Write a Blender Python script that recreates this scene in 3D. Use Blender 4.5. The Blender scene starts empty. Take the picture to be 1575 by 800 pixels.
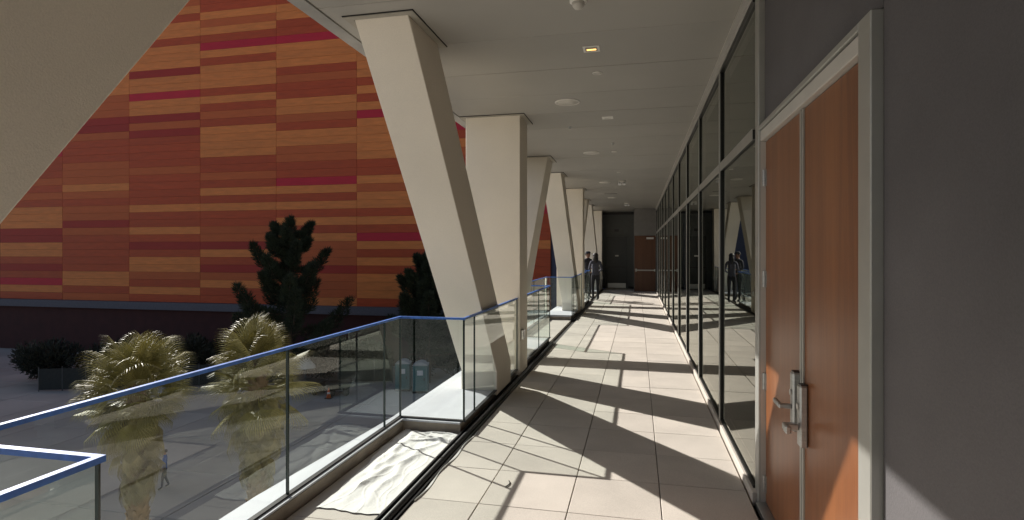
import bpy, bmesh, math, random
import numpy as np
from mathutils import Vector, Matrix
random.seed(7); rng = np.random.default_rng(7)
S = bpy.context.scene
C = bpy.context.collection

# ------------------------------------------------------------------ camera
H = 1.70
YAW = math.radians(12.5)
cam = bpy.data.cameras.new('camera'); cam.sensor_width = 36; cam.sensor_fit = 'HORIZONTAL'
cam.lens = 36*870/1575; cam.shift_y = -12/1575; cam.clip_start = .05; cam.clip_end = 3000
co = bpy.data.objects.new('camera', cam); C.objects.link(co)
co.location = (0, 0, H); co.rotation_euler = (math.pi/2, 0, YAW); S.camera = co
# ------------------------------------------------------------------ light
SUN = Vector((-1.38, .825, 1.07)).normalized()
W = bpy.data.worlds.new('World'); S.world = W; W.use_nodes = True
nt = W.node_tree; bg = nt.nodes['Background']
sky = nt.nodes.new('ShaderNodeTexSky'); sky.sky_type = 'NISHITA'; sky.sun_disc = False
sky.sun_elevation = math.asin(SUN.z); sky.sun_rotation = math.atan2(SUN.x, SUN.y)
sky.dust_density = 2.5; sky.air_density = .8; sky.ozone_density = .6
nt.links.new(sky.outputs[0], bg.inputs[0]); bg.inputs[1].default_value = .078
sl = bpy.data.lights.new('sun', 'SUN'); sl.energy = 5.0; sl.angle = math.radians(.5); sl.color = (1, .95, .88)
so = bpy.data.objects.new('sun', sl); C.objects.link(so)
so.rotation_euler = (-SUN).to_track_quat('-Z', 'Y').to_euler(); so.location = (-40, 25, 40)
S.view_settings.view_transform = 'Standard'; S.view_settings.look = 'None'
S.view_settings.exposure = 0.48; S.view_settings.gamma = 1
S.cycles.max_bounces = 12; S.cycles.diffuse_bounces = 5; S.cycles.glossy_bounces = 6
S.cycles.transparent_max_bounces = 24; S.cycles.caustics_reflective = False

# ------------------------------------------------------------------ materials
def mat(name, col, rough=.6, metal=0., var=.12, scale=6., bump=0., bscale=60., stretch=(1, 1, 1),
        objvar=0., spec=.5, speck=0., detail=4.):
    m = bpy.data.materials.new(name); m.use_nodes = True
    n = m.node_tree.nodes; L = m.node_tree.links; p = n['Principled BSDF']
    p.inputs['Roughness'].default_value = rough; p.inputs['Metallic'].default_value = metal
    p.inputs['Specular IOR Level'].default_value = spec
    tc = n.new('ShaderNodeTexCoord'); mp = n.new('ShaderNodeMapping')
    mp.inputs['Scale'].default_value = stretch
    L.new(tc.outputs['Object'], mp.inputs[0])
    vec = mp.outputs[0]
    if objvar:
        oi = n.new('ShaderNodeObjectInfo'); ad = n.new('ShaderNodeVectorMath'); ad.operation = 'ADD'
        sc = n.new('ShaderNodeVectorMath'); sc.operation = 'SCALE'
        cb = n.new('ShaderNodeCombineXYZ')
        for i in range(3): L.new(oi.outputs['Random'], cb.inputs[i])
        L.new(cb.outputs[0], sc.inputs[0]); sc.inputs['Scale'].default_value = 37
        L.new(vec, ad.inputs[0]); L.new(sc.outputs[0], ad.inputs[1]); vec = ad.outputs[0]
    nz = n.new('ShaderNodeTexNoise'); nz.inputs['Scale'].default_value = scale; nz.inputs['Detail'].default_value = detail
    L.new(vec, nz.inputs['Vector'])
    mr = n.new('ShaderNodeMapRange'); mr.inputs['From Min'].default_value = .25; mr.inputs['From Max'].default_value = .75
    mr.inputs['To Min'].default_value = 1-var; mr.inputs['To Max'].default_value = 1+var
    L.new(nz.outputs['Fac'], mr.inputs[0]); fac = mr.outputs[0]
    if speck:
        n2 = n.new('ShaderNodeTexNoise'); n2.inputs['Scale'].default_value = 170; n2.inputs['Detail'].default_value = 2
        L.new(vec, n2.inputs['Vector'])
        m2 = n.new('ShaderNodeMapRange'); m2.inputs['From Min'].default_value = .3; m2.inputs['From Max'].default_value = .7
        m2.inputs['To Min'].default_value = 1-speck; m2.inputs['To Max'].default_value = 1+speck
        L.new(n2.outputs['Fac'], m2.inputs[0])
        mm = n.new('ShaderNodeMath'); mm.operation = 'MULTIPLY'; L.new(fac, mm.inputs[0]); L.new(m2.outputs[0], mm.inputs[1]); fac = mm.outputs[0]
    if objvar:
        m3 = n.new('ShaderNodeMapRange'); m3.inputs['To Min'].default_value = 1-objvar; m3.inputs['To Max'].default_value = 1+objvar
        L.new(oi.outputs['Random'], m3.inputs[0])
        mm = n.new('ShaderNodeMath'); mm.operation = 'MULTIPLY'; L.new(fac, mm.inputs[0]); L.new(m3.outputs[0], mm.inputs[1]); fac = mm.outputs[0]
    vm = n.new('ShaderNodeVectorMath'); vm.operation = 'SCALE'; vm.inputs[0].default_value = col[:3]
    L.new(fac, vm.inputs['Scale']); L.new(vm.outputs[0], p.inputs['Base Color'])
    if bump:
        nb = n.new('ShaderNodeTexNoise'); nb.inputs['Scale'].default_value = bscale; nb.inputs['Detail'].default_value = 3
        L.new(vec, nb.inputs['Vector'])
        bp = n.new('ShaderNodeBump'); bp.inputs['Strength'].default_value = bump; bp.inputs['Distance'].default_value = .01
        L.new(nb.outputs['Fac'], bp.inputs['Height']); L.new(bp.outputs[0], p.inputs['Normal'])
    return m

def glass(name, tint, ior, rough=0., gcol=(1, 1, 1)):
    m = bpy.data.materials.new(name); m.use_nodes = True
    n = m.node_tree.nodes; L = m.node_tree.links
    n.remove(n['Principled BSDF'])
    t = n.new('ShaderNodeBsdfTransparent'); t.inputs[0].default_value = (*tint, 1)
    g = n.new('ShaderNodeBsdfGlossy'); g.inputs['Roughness'].default_value = rough; g.inputs[0].default_value = (*gcol, 1)
    f = n.new('ShaderNodeFresnel'); ge = n.new('ShaderNodeNewGeometry')
    ir = n.new('ShaderNodeMapRange'); ir.inputs['To Min'].default_value = ior; ir.inputs['To Max'].default_value = 1/ior   # same both sides
    L.new(ge.outputs['Backfacing'], ir.inputs[0]); L.new(ir.outputs[0], f.inputs[0])
    mx = n.new('ShaderNodeMixShader')
    L.new(f.outputs[0], mx.inputs[0]); L.new(t.outputs[0], mx.inputs[1]); L.new(g.outputs[0], mx.inputs[2])
    L.new(mx.outputs[0], n['Material Output'].inputs[0])
    return m

def emit(name, col, s):
    m = bpy.data.materials.new(name); m.use_nodes = True
    p = m.node_tree.nodes['Principled BSDF']; p.inputs['Base Color'].default_value = (*col, 1)
    p.inputs['Emission Color'].default_value = (*col, 1); p.inputs['Emission Strength'].default_value = s
    return m

def wood(name, dark, light, rough=.33):
    m = bpy.data.materials.new(name); m.use_nodes = True
    n = m.node_tree.nodes; L = m.node_tree.links; p = n['Principled BSDF']
    p.inputs['Roughness'].default_value = rough
    tc = n.new('ShaderNodeTexCoord'); mp = n.new('ShaderNodeMapping'); mp.inputs['Scale'].default_value = (9, 9, .45)
    oi = n.new('ShaderNodeObjectInfo'); ad = n.new('ShaderNodeVectorMath'); ad.operation = 'ADD'
    cb = n.new('ShaderNodeCombineXYZ'); mu = n.new('ShaderNodeMath'); mu.operation = 'MULTIPLY'; mu.inputs[1].default_value = 91
    L.new(oi.outputs['Random'], mu.inputs[0]); L.new(mu.outputs[0], cb.inputs[1])
    L.new(tc.outputs['Object'], mp.inputs[0]); L.new(mp.outputs[0], ad.inputs[0]); L.new(cb.outputs[0], ad.inputs[1])
    a = n.new('ShaderNodeTexNoise'); a.inputs['Scale'].default_value = 1.; a.inputs['Detail'].default_value = 6; a.inputs['Distortion'].default_value = .6
    L.new(ad.outputs[0], a.inputs['Vector'])
    b = n.new('ShaderNodeTexNoise'); b.inputs['Scale'].default_value = 16; b.inputs['Detail'].default_value = 5
    L.new(ad.outputs[0], b.inputs['Vector'])
    mm = n.new('ShaderNodeMath'); mm.operation = 'MULTIPLY_ADD'; mm.inputs[1].default_value = .55
    L.new(b.outputs['Fac'], mm.inputs[0]); L.new(a.outputs['Fac'], mm.inputs[2])
    cr = n.new('ShaderNodeValToRGB'); cr.color_ramp.elements[0].position = .42; cr.color_ramp.elements[1].position = 1.15 if False else 1.0
    cr.color_ramp.elements[0].color = (*dark, 1); cr.color_ramp.elements[1].color = (*light, 1)
    L.new(mm.outputs[0], cr.inputs[0]); L.new(cr.outputs[0], p.inputs['Base Color'])
    return m

M = dict(
 paver=mat('paver', (.54, .495, .44), .8, var=.11, scale=2.2, bump=.15, bscale=220, objvar=.07, speck=.10),
 grout=mat('grout', (.07, .065, .06), .9, bump=.2),
 column=mat('column_plaster', (.84, .775, .655), .85, var=.06, scale=1.1, bump=.25, bscale=160, speck=.04),
 collar=mat('collar_trim', (.36, .335, .28), .7),
 gap=mat('shadow_gap', (.02, .02, .02), .9),
 ceiling=mat('ceiling_metal', (.355, .34, .305), .5, var=.05, scale=1.2, bump=.04, bscale=7, objvar=.025),
 ceilgap_lit=mat('lit_ceiling_joint', (.85, .83, .78), .6),  # pale colour paints in the light caught on the panel lips
 fascia=mat('fascia_metal', (.30, .29, .27), .55),
 white=mat('white_painted_ledge', (.56, .58, .62), .6, var=.04, bump=.1, bscale=180, speck=.05),
 concrete=mat('raw_concrete', (.30, .26, .21), .9, var=.3, scale=4, bump=.35, bscale=40, speck=.1),
 blue=mat('blue_tape', (.05, .17, .56), .45, var=.3, scale=20),
 glassedge=mat('glass_edge', (.012, .03, .026), .2),
 steel=mat('brushed_steel', (.50, .50, .49), .35, .9, var=.1, stretch=(1, 1, 20)),
 darksteel=mat('dark_steel', (.05, .05, .05), .4, .6, var=.3, scale=10),
 rubber=mat('black_rubber', (.015, .015, .016), .5),
 alu=mat('clear_aluminium', (.42, .42, .39), .45, .55, var=.06),
 alulight=mat('painted_frame', (.52, .50, .46), .5, 0, var=.05),
 bronze=mat('black_mullion', (.012, .012, .011), .4, .2),
 greywall=mat('charcoal_panel', (.105, .10, .105), .75, var=.2, scale=1.3, bump=.15, bscale=120, speck=.08),
 endwall=mat('grey_end_wall', (.12, .125, .12), .7, var=.1),
 endlight=mat('pale_end_wall', (.22, .21, .20), .7, var=.08),
 darkdoor=mat('dark_green_grey_door', (.05, .055, .055), .5),
 wood=wood('red_brown_wood', (.125, .040, .015), (.265, .10, .035)),
 wooddark=wood('brown_end_door', (.085, .030, .014), (.15, .06, .026), .5),
 cloth=mat('white_drop_cloth', (.80, .79, .76), .9, var=.05, scale=8, bump=.35, bscale=28),
 plastic=mat('plastic_sheet', (.75, .75, .72), .3, var=.1),
 lightwhite=mat('fixture_white', (.82, .80, .75), .5),
 grille=mat('speaker_grille', (.62, .60, .54), .7, bump=.5, bscale=400),
 black=mat('black_plastic', (.02, .02, .02), .4),
 lamp=emit('warm_lamp', (1, .55, .16), 1.6),
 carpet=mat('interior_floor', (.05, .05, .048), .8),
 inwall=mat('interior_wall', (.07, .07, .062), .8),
 outwall=mat('outer_wall', (.42, .39, .33), .85, bump=.2, bscale=40),
 asphalt=mat('plaza_concrete', (.36, .345, .32), .85, objvar=.06, var=.2, scale=.25, bump=.2, bscale=8, detail=8),
 T=mat('tan_panel', (.66, .20, .042), .55, var=.14, scale=.8, objvar=.05, stretch=(1, 1, 6)),
 R=mat('red_panel', (.44, .060, .009), .55, var=.14, scale=.8, objvar=.05, stretch=(1, 1, 6)),
 B=mat('brick_red_panel', (.50, .105, .022), .6, var=.08, scale=.8, objvar=.05, stretch=(1, 1, 6)),
 D=mat('deep_red_panel', (.35, .022, .010), .6, var=.08, scale=.8, objvar=.05, stretch=(1, 1, 6)),
 K=mat('crimson_panel', (.50, .010, .030), .6, var=.08, scale=.8, objvar=.05, stretch=(1, 1, 6)),
 backing=mat('facade_backing', (.10, .028, .016), .8),
 ledgeband=mat('grey_band', (.105, .105, .125), .7),
 basewall=mat('dark_red_base', (.055, .014, .012), .8, var=.2, scale=1),
 slate=mat('slate_blue', (.05, .055, .10), .6),
 pine=mat('pine_needles', (.026, .036, .016), .85, var=.5, scale=1.2),
 bark=mat('bark', (.10, .07, .05), .9, var=.4, scale=8, bump=.8, bscale=20),
 palmbark=mat('palm_bark', (.21, .145, .085), .9, var=.25, scale=9, bump=.8, bscale=25),
 frond=mat('green_frond', (.25, .225, .075), .48, var=.35, scale=3, objvar=.3),
 dryfrond=mat('dry_frond', (.19, .165, .075), .55, var=.35, scale=3, objvar=.25),
 shrub=mat('shrub_leaf', (.030, .034, .022), .7, var=.5, scale=2),
 potty=mat('teal_plastic', (.09, .20, .21), .45, var=.06),
 pottydoor=mat('dark_teal_plastic', (.045, .16, .17), .45),
 pottyroof=mat('pale_roof_plastic', (.45, .47, .48), .5),
 sign=mat('white_sign', (.7, .7, .7), .5),
 fence=mat('fence_screen', (.035, .037, .033), .9, var=.2),
 fencepost=mat('fence_post', (.12, .12, .12), .5, .5),
 orange=mat('orange_cone', (.65, .12, .02), .5),
 tarp=mat('white_tarp', (.6, .6, .58), .8),
 skin=mat('skin', (.30, .16, .10), .55), hair=mat('black_hair', (.012, .010, .009), .55),
 shirt=mat('shaded_pale_shirt', (.075, .078, .105), .85, var=.15, scale=15), pants=mat('black_trousers', (.014, .014, .018), .85),  # pale top darkened: its backlit shade is put into the shirt colour
 jacket=mat('dark_jacket', (.035, .036, .045), .85), shoe=mat('black_shoe', (.012, .012, .012), .4),
 blueshirt=mat('blue_shirt', (.04, .12, .35), .85), jeans=mat('dark_jeans', (.035, .045, .08), .9),
 railglass=glass('rail_glass', (.88, .94, .92), 1.62, gcol=(.95, 1, .98)),
 wallglass=glass('curtain_glass', (.20, .22, .19), 3.0, gcol=(.94, .96, .90)),
)

# ------------------------------------------------------------------ helpers
class MB:
    def __init__(s): s.v = []; s.f = []; s.m = []
    def add(s, vs, fs, mi=0):
        b = len(s.v); s.v += [tuple(v) for v in vs]; s.f += [tuple(b+i for i in f) for f in fs]; s.m += [mi]*len(fs); return s
    def box(s, x0, x1, y0, y1, z0, z1, mi=0):
        return s.hexa([(x0, y0, z0), (x1, y0, z0), (x1, y1, z0), (x0, y1, z0)], [(x0, y0, z1), (x1, y0, z1), (x1, y1, z1), (x0, y1, z1)], mi)
    def hexa(s, a, b, mi=0):
        return s.add(list(a)+list(b), [(3, 2, 1, 0), (4, 5, 6, 7), (0, 1, 5, 4), (1, 2, 6, 5), (2, 3, 7, 6), (3, 0, 4, 7)], mi)
    def chamf(s, x0, x1, y0, y1, z0, z1, c=.004):      # block with chamfered upper edges
        return s.add([(x0, y0, z0), (x1, y0, z0), (x1, y1, z0), (x0, y1, z0),
                      (x0, y0, z1-c), (x1, y0, z1-c), (x1, y1, z1-c), (x0, y1, z1-c),
                      (x0+c, y0+c, z1), (x1-c, y0+c, z1), (x1-c, y1-c, z1), (x0+c, y1-c, z1)],
                     [(3, 2, 1, 0), (8, 9, 10, 11)]+[(i, (i+1) % 4, 4+(i+1) % 4, 4+i) for i in range(4)]+[(4+i, 4+(i+1) % 4, 8+(i+1) % 4, 8+i) for i in range(4)])
    def prism(s, poly, z0, z1):
        n = len(poly)
        return s.add([(x, y, z0) for x, y in poly]+[(x, y, z1) for x, y in poly],
                     [tuple(range(n-1, -1, -1)), tuple(range(n, 2*n))]+[(i, (i+1) % n, n+(i+1) % n, n+i) for i in range(n)])
    def tube(s, pts, rads, n=8, cap=True):
        pts = [Vector(p) for p in pts]
        if not hasattr(rads, '__len__'): rads = [rads]*len(pts)
        vs = []; fs = []
        for i, p in enumerate(pts):
            t = (pts[min(i+1, len(pts)-1)]-pts[max(i-1, 0)]).normalized()
            a = t.cross(Vector((0, 0, 1)) if abs(t.z) < .9 else Vector((1, 0, 0))).normalized(); b = t.cross(a)
            for k in range(n):
                q = 2*math.pi*k/n
                vs.append(p+rads[i]*(math.cos(q)*a+math.sin(q)*b))
        for i in range(len(pts)-1):
            for k in range(n):
                fs.append((i*n+k, i*n+(k+1) % n, (i+1)*n+(k+1) % n, (i+1)*n+k))
        if cap: fs += [tuple(range(n-1, -1, -1)), tuple((len(pts)-1)*n+k for k in range(n))]
        return s.add(vs, fs)
    def lathe(s, cx, cy, prof, n=24):
        vs = []; fs = []
        for r, z in prof:
            for k in range(n): vs.append((cx+r*math.cos(2*math.pi*k/n), cy+r*math.sin(2*math.pi*k/n), z))
        for i in range(len(prof)-1):
            for k in range(n): fs.append((i*n+k, i*n+(k+1) % n, (i+1)*n+(k+1) % n, (i+1)*n+k))
        fs += [tuple(range(n-1, -1, -1)), tuple((len(prof)-1)*n+k for k in range(n))]
        return s.add(vs, fs)
    def mesh(s, name, mats, origin=(0, 0, 0), smooth=False, bevel=0):
        me = bpy.data.meshes.new(name); ox, oy, oz = origin
        me.from_pydata([(x-ox, y-oy, z-oz) for x, y, z in s.v], [], s.f)
        for m in (mats if isinstance(mats, (list, tuple)) else [mats]): me.materials.append(M[m] if isinstance(m, str) else m)
        if any(s.m): me.polygons.foreach_set('material_index', s.m)
        bm = bmesh.new(); bm.from_mesh(me)
        bmesh.ops.recalc_face_normals(bm, faces=bm.faces)
        if bevel: bmesh.ops.bevel(bm, geom=list(bm.edges), offset=bevel, segments=1, affect='EDGES', clamp_overlap=True)
        bm.to_mesh(me); bm.free()
        if smooth: me.polygons.foreach_set('use_smooth', [True]*len(me.polygons))
        return me

ORI = {}
def link(name, me, parent=None, loc=(0, 0, 0), rot=None):
    o = bpy.data.objects.new(name, me); C.objects.link(o); o.location = loc
    if rot is not None: o.rotation_euler = rot
    if parent is not None: o.parent = parent; ORI[o.name] = ORI[parent.name]
    else: ORI[o.name] = tuple(loc)
    return o
def part(name, mb, mats, parent, smooth=False, bevel=0):          # vertices in world coordinates
    return link(name, mb.mesh(name, mats, ORI[parent.name], smooth, bevel), parent)
def tag(o, label=None, cat=None, group=None, kind=None):
    if label: o['label'] = label
    if cat: o['category'] = cat
    if group: o['group'] = group
    if kind: o['kind'] = kind
    return o
def thing(name, label, cat, loc=(0, 0, 0), rz=0, group=None):
    o = bpy.data.objects.new(name, None); C.objects.link(o); o.location = loc; o.rotation_euler = (0, 0, rz)
    o.empty_display_size = .2; ORI[o.name] = tuple(loc)
    return tag(o, label, cat, group)
def solid(name, mb, mats, label, cat, base, group=None, smooth=False, bevel=0):
    o = link(name, mb.mesh(name, mats, base, smooth, bevel), None, base)
    return tag(o, label, cat, group)
def struct(name, mb, mats, label, cat, base=(0, 0, 0)):
    o = link(name, mb.mesh(name, mats, base), None, base); tag(o, label, cat, kind='structure'); return o
def copy_tree(o, parent=None):
    c = o.copy(); C.objects.link(c)
    if parent is not None: c.parent = parent
    for ch in [x for x in o.children]: copy_tree(ch, c)
    return c
def at(px, d):                   # world x, y of photo column px at depth d along the lens axis
    k = (px-788)/870; s, c = math.sin(YAW), math.cos(YAW)
    return d*(k*c-s), d*(k*s+c)

PER = 9.07                       # length of one bay of the walkway
CZ = 3.575                       # ceiling height
GZ = -8.9                        # plaza level

# ------------------------------------------------------------------ ground and walkway slab
gr_ = struct('ground', MB().add([(-900, -600, GZ-.035), (900, -600, GZ-.035), (900, 900, GZ-.035), (-900, 900, GZ-.035)], [(0, 1, 2, 3)]), 'asphalt',
       'grey concrete plaza of big square slabs far below the walkway, mostly in shade', 'ground', (0, 0, GZ))
slab = MB().chamf(-2.13, 2.13, -2.13, 2.13, -.034, 0, .02).mesh('plaza_slab', 'asphalt')
for i in range(14):
    for j in range(11): link('plaza_slab', slab, gr_, (-55+4.3*i, 4+4.3*j-.0, random.uniform(-.004, 0)))
walk = struct('walkway_floor', MB().box(-2.44, .76, -4, 27.2, -.55, -.042), 'grout',
       'elevated walkway floor of square beige concrete pavers', 'floor', (0, 10, 0))
JX = [-1.49, -1.05, -.448, .155, .757]
JY0 = 4.29; TS = .603
pcache = {}
def paver(x0, x1, y0, y1):
    w, l = round(x1-x0, 3), round(y1-y0, 3)
    if (w, l) not in pcache:
        g = .003
        pcache[(w, l)] = MB().chamf(-w/2+g, w/2-g, -l/2+g*.55, l/2-g*.55, -.042, 0, .003).mesh('paver', 'paver')
    o = link('paver', pcache[(w, l)], walk, ((x0+x1)/2, (y0+y1)/2-10, random.uniform(-.0014, .0006)))
    o.rotation_euler = (random.uniform(-.0015, .0015), random.uniform(-.0015, .0015), 0)
for j in range(-7, 38):
    y0 = JY0+TS*j
    for i in range(4): paver(JX[i], JX[i+1], y0, y0+TS)
for k in range(0, 3):            # the recessed bays beside the railing
    ya = 1.46+PER*k; yb = 5.06+PER*k; n = 6
    for j in range(n):
        for i in range(1): paver(-2.19, -1.62, ya+(yb-ya)*j/n, ya+(yb-ya)*(j+1)/n)

# ------------------------------------------------------------------ ledges under the railing
def ledge(k):
    o = PER*k
    xo0, xo1 = -2.45, -2.33
    poly = [(xo0, 3.265), (-2.195, 3.265), (-2.195, 5.07), (-1.62, 5.07), (-1.62, 10.53), (-2.195, 10.53), (-2.195, 12.335), (xo0, 12.335), (xo1, 10.5), (xo1, 5.1)]
    if k < 0: poly = [(-2.45, 1.3), (-2.195, 1.3), (-2.195, 3.265), (-2.45, 3.265)]; o = 0
    lab = {-1: 'low white topped concrete ledge under the nearest glass panels', 0: 'low white topped concrete ledge carrying the nearest leaning column and glass corner',
           1: 'low white topped concrete ledge in the middle of the walkway behind the second recess', 2: 'low white topped concrete ledge farthest along the walkway near the people'}[k]
    t = thing('concrete_ledge', lab, 'ledge', (-2, 7.8+o, 0), 0, 'ledges under the glass railing')
    P = [(x, y+o) for x, y in poly]
    part('ledge_base', MB().prism(P, -.04, .085), 'concrete', t)
    cx = [(x+(.006 if x < -2.3 else -.006), y) for x, y in P]
    part('ledge_top', MB().prism(cx, .085, .10), 'white', t)
for k in (-1, 0, 1, 2): ledge(k)

# ------------------------------------------------------------------ columns
XA, XB = -2.33, -1.56
def collar(x0, x1, y0, y1, t):
    w = .065; z0, z1 = CZ-.014, CZ-.001; mb = MB()
    a, b, c, d = x0-w, x1+w, y0-w, y1+w
    mb.box(a, b, c, y0-.004, z0, z1).box(a, b, y1+.004, d, z0, z1).box(a, x0-.004, y0-.004, y1+.004, z0, z1).box(x1+.004, b, y0-.004, y1+.004, z0, z1)
    part('collar', mb, 'collar', t)
    e = .006; g = MB()
    g.box(a-e, b+e, c-e, c, CZ-.009, CZ-.0015).box(a-e, b+e, d, d+e, CZ-.009, CZ-.0015).box(a-e, a, c, d, CZ-.009, CZ-.0015).box(b, b+e, c, d, CZ-.009, CZ-.0015)
    part('shadow_gap', g, 'gap', t)
def vcol(k, lab):
    o = PER*k
    t = thing('upright_column', lab, 'column', ((XA+XB)/2, 7.8+o, .1), 0, 'upright columns along the walkway')
    part('shaft', MB().box(XA, XB, 7.54+o, 8.06+o, .02, CZ+.04), 'column', t, bevel=.006)
    collar(XA, XB, 7.54+o, 8.06+o, t)
    b = part('step_light', MB().box(XB, XB+.035, 7.60+o, 7.74+o, .50, .63), 'steel', t, bevel=.004)
    part('light_cover', MB().box(XB+.035, XB+.038, 7.615+o, 7.725+o, .515, .60), 'lightwhite', b)
def lcol(k, sgn, lab):           # sgn -1: top leans to the camera, +1: leans away
    o = PER*k
    def y(v): return 7.8+o+sgn*(7.8-v)
    t = thing('leaning_column', lab, 'column', (-1.8, y(6.6), .1), 0, 'leaning columns along the walkway')
    def q(x0, x1, ya, yb, z):
        a, b = sorted((y(ya), y(yb))); return [(x0, a, z), (x1, a, z), (x1, b, z), (x0, b, z)]
    zt = CZ+.04; f = (zt-.32)/(CZ-.32)
    lo = q(-2.01, -1.58, 6.33, 7.05, .05); mi = q(-2.01, -1.58, 6.33, 7.05, .32)
    hi = q(-2.01-.21*f, -1.58-.18*f, 6.33-2.17*f, 7.05-2.22*f, zt)
    if sgn > 0:              # the far legs stand a little farther out on the ledge
        lo = q(-2.31, -1.88, 6.28, 6.95, .05); mi = q(-2.31, -1.88, 6.28, 6.95, .32)
        hi = q(-2.31+.16*f, -1.88+.17*f, 6.28-2.3*f, 6.95-2.3*f, zt)
    mb = MB(); mb.add(lo+mi+hi, [(3, 2, 1, 0), (8, 9, 10, 11)]+[(r+i, r+(i+1) % 4, r+4+(i+1) % 4, r+4+i) for r in (0, 4) for i in range(4)])
    part('shaft', mb, 'column', t, bevel=.005)
    if sgn < 0: collar(-2.22, -1.76, y(4.16), y(4.83), t)
    else: collar(-2.15, -1.71, y(4.65), y(3.98), t)
vcol(-1, 'cream upright column behind the camera, first of the row')
vcol(0, 'broad cream upright column nearest the camera, with a step light')
vcol(1, 'cream upright column second along the walkway, left of the two people')
vcol(2, 'cream upright column farthest along the walkway beside the end wall')
lcol(-1, 1, 'beige leaning column cut off by the upper left corner of the photo')
lcol(0, -1, 'big cream leaning column behind the glass corner, nearest full one')
lcol(0, 1, 'shaded leaning column just behind the nearest upright column')
lcol(1, -1, 'cream leaning column behind the second glass corner')
lcol(1, 1, 'narrow leaning column just behind the second upright column')
lcol(2, -1, 'far cream leaning column just above the heads of the people')

# ------------------------------------------------------------------ glass railing
RX1, RX2, RT, RB = -2.245, -1.60, 1.07, .10
def pane(t, x0, y0, x1, y1, ends=(1, 1)):
    g = .006; th = .007
    d = Vector((x1-x0, y1-y0, 0)); L = d.length; d.normalize(); n = Vector((-d.y, d.x, 0))
    a = Vector((x0, y0, 0))+d*g; b = Vector((x1, y1, 0))-d*g
    quad = lambda z: [a-n*th+Vector((0, 0, z)), b-n*th+Vector((0, 0, z)), b+n*th+Vector((0, 0, z)), a+n*th+Vector((0, 0, z))]
    lo, hi = quad(RB+.001), quad(RT-.004)
    # one thin sheet for the clear face, dark ground edges at both ends
    mid = MB().add([a+Vector((0, 0, RB)), b+Vector((0, 0, RB)), b+Vector((0, 0, RT-.004)), a+Vector((0, 0, RT-.004))], [(0, 1, 2, 3)])
    p = part('glass_panel', mid, 'railglass', t)
    for e in (a, b):
        q = lambda z: [e-n*th-d*.0028+Vector((0, 0, z)), e-n*th+d*.0028+Vector((0, 0, z)), e+n*th+d*.0028+Vector((0, 0, z)), e+n*th-d*.0028+Vector((0, 0, z))]
        part('ground_edge', MB().hexa(q(RB+.001), q(RT-.004)), 'glassedge', p)
def cap(t, pts):
    w = .012; mb = MB(); n = len(pts)
    P = [Vector((*p, 0)) for p in pts]; Lft = []; Rgt = []
    for i in range(n):
        d0 = (P[i]-P[i-1]).normalized() if i else (P[1]-P[0]).normalized()
        d1 = (P[i+1]-P[i]).normalized() if i < n-1 else d0
        n0 = Vector((-d0.y, d0.x, 0)); n1 = Vector((-d1.y, d1.x, 0)); m = (n0+n1); m = m/(m.dot(n0))
        Lft.append(P[i]+m*w); Rgt.append(P[i]-m*w)
    for i in range(n-1):
        q = [Rgt[i], Rgt[i+1], Lft[i+1], Lft[i]]
        mb.hexa([(v.x, v.y, RT-.010) for v in q], [(v.x, v.y, RT+.010) for v in q])
    part('top_tape', mb, 'blue', t)
def shoe(t, pts):
    for (x0, y0), (x1, y1) in zip(pts[:-1], pts[1:]):
        mb = MB()
        if x0 == x1: mb.box(x0-.018, x0+.018, min(y0, y1)+.02, max(y0, y1)-.02, RB, RB+.012)
        else: mb.box(min(x0, x1)-.018, max(x0, x1)+.018, y0-.018, y0+.018, RB, RB+.013)
        part('base_gasket', mb, 'rubber', t)
def railing(lab):
    t = thing('glass_railing', lab, 'railing', (-2.2, 3.2, .1), 0, 'glass railings between the upright columns')
    pts = [(RX2, -1.0), (RX2, 1.41), (RX1, 1.41), (RX1, 5.12), (RX2, 5.12), (RX2, 7.53)]
    for y0, y1 in ((-1.0, .2), (.2, 1.41)): pane(t, RX2, y0, RX2, y1)
    pane(t, RX2, 1.41, RX1, 1.41)
    for y0, y1 in ((1.41, 3.31), (3.31, 4.77), (4.77, 5.12)): pane(t, RX1, y0, RX1, y1)
    pane(t, RX1, 5.12, RX2, 5.12)
    for y0, y1 in ((5.12, 5.47), (5.47, 7.53)): pane(t, RX2, y0, RX2, y1)
    cap(t, pts); shoe(t, pts)
    return t
rail0 = railing('nearest clear glass railing with blue tape along its top edge')
for k, lab in ((1, 'second clear glass railing, starting behind the nearest upright column'), (2, 'farthest clear glass railing, behind the two people')):
    c = copy_tree(rail0); c.location.y += PER*k; c['label'] = lab

# ------------------------------------------------------------------ floor track along the pavers
def track(y0, y1, lab):
    t = thing('floor_track', lab, 'floor track', (-1.55, y0, 0), 0, 'dark floor tracks')
    part('channel', MB().box(-1.612, -1.50, y0, y1, -.04, -.02).box(-1.507, -1.495, y0, y1, -.02, .012), 'darksteel', t)
    part('rail', MB().tube([(-1.545, y0, .014), (-1.545, y1, .014)], .024, 10), 'rubber', t, smooth=True)
    part('edge_angle', MB().box(-1.606, -1.590, y0, y1, -.02, .03), 'darksteel', t)
track(-.5, 10.55, 'long dark steel floor track beside the drop cloth and pavers')
track(14.1, 19.6, 'far dark steel floor track by the second upright column')

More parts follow.
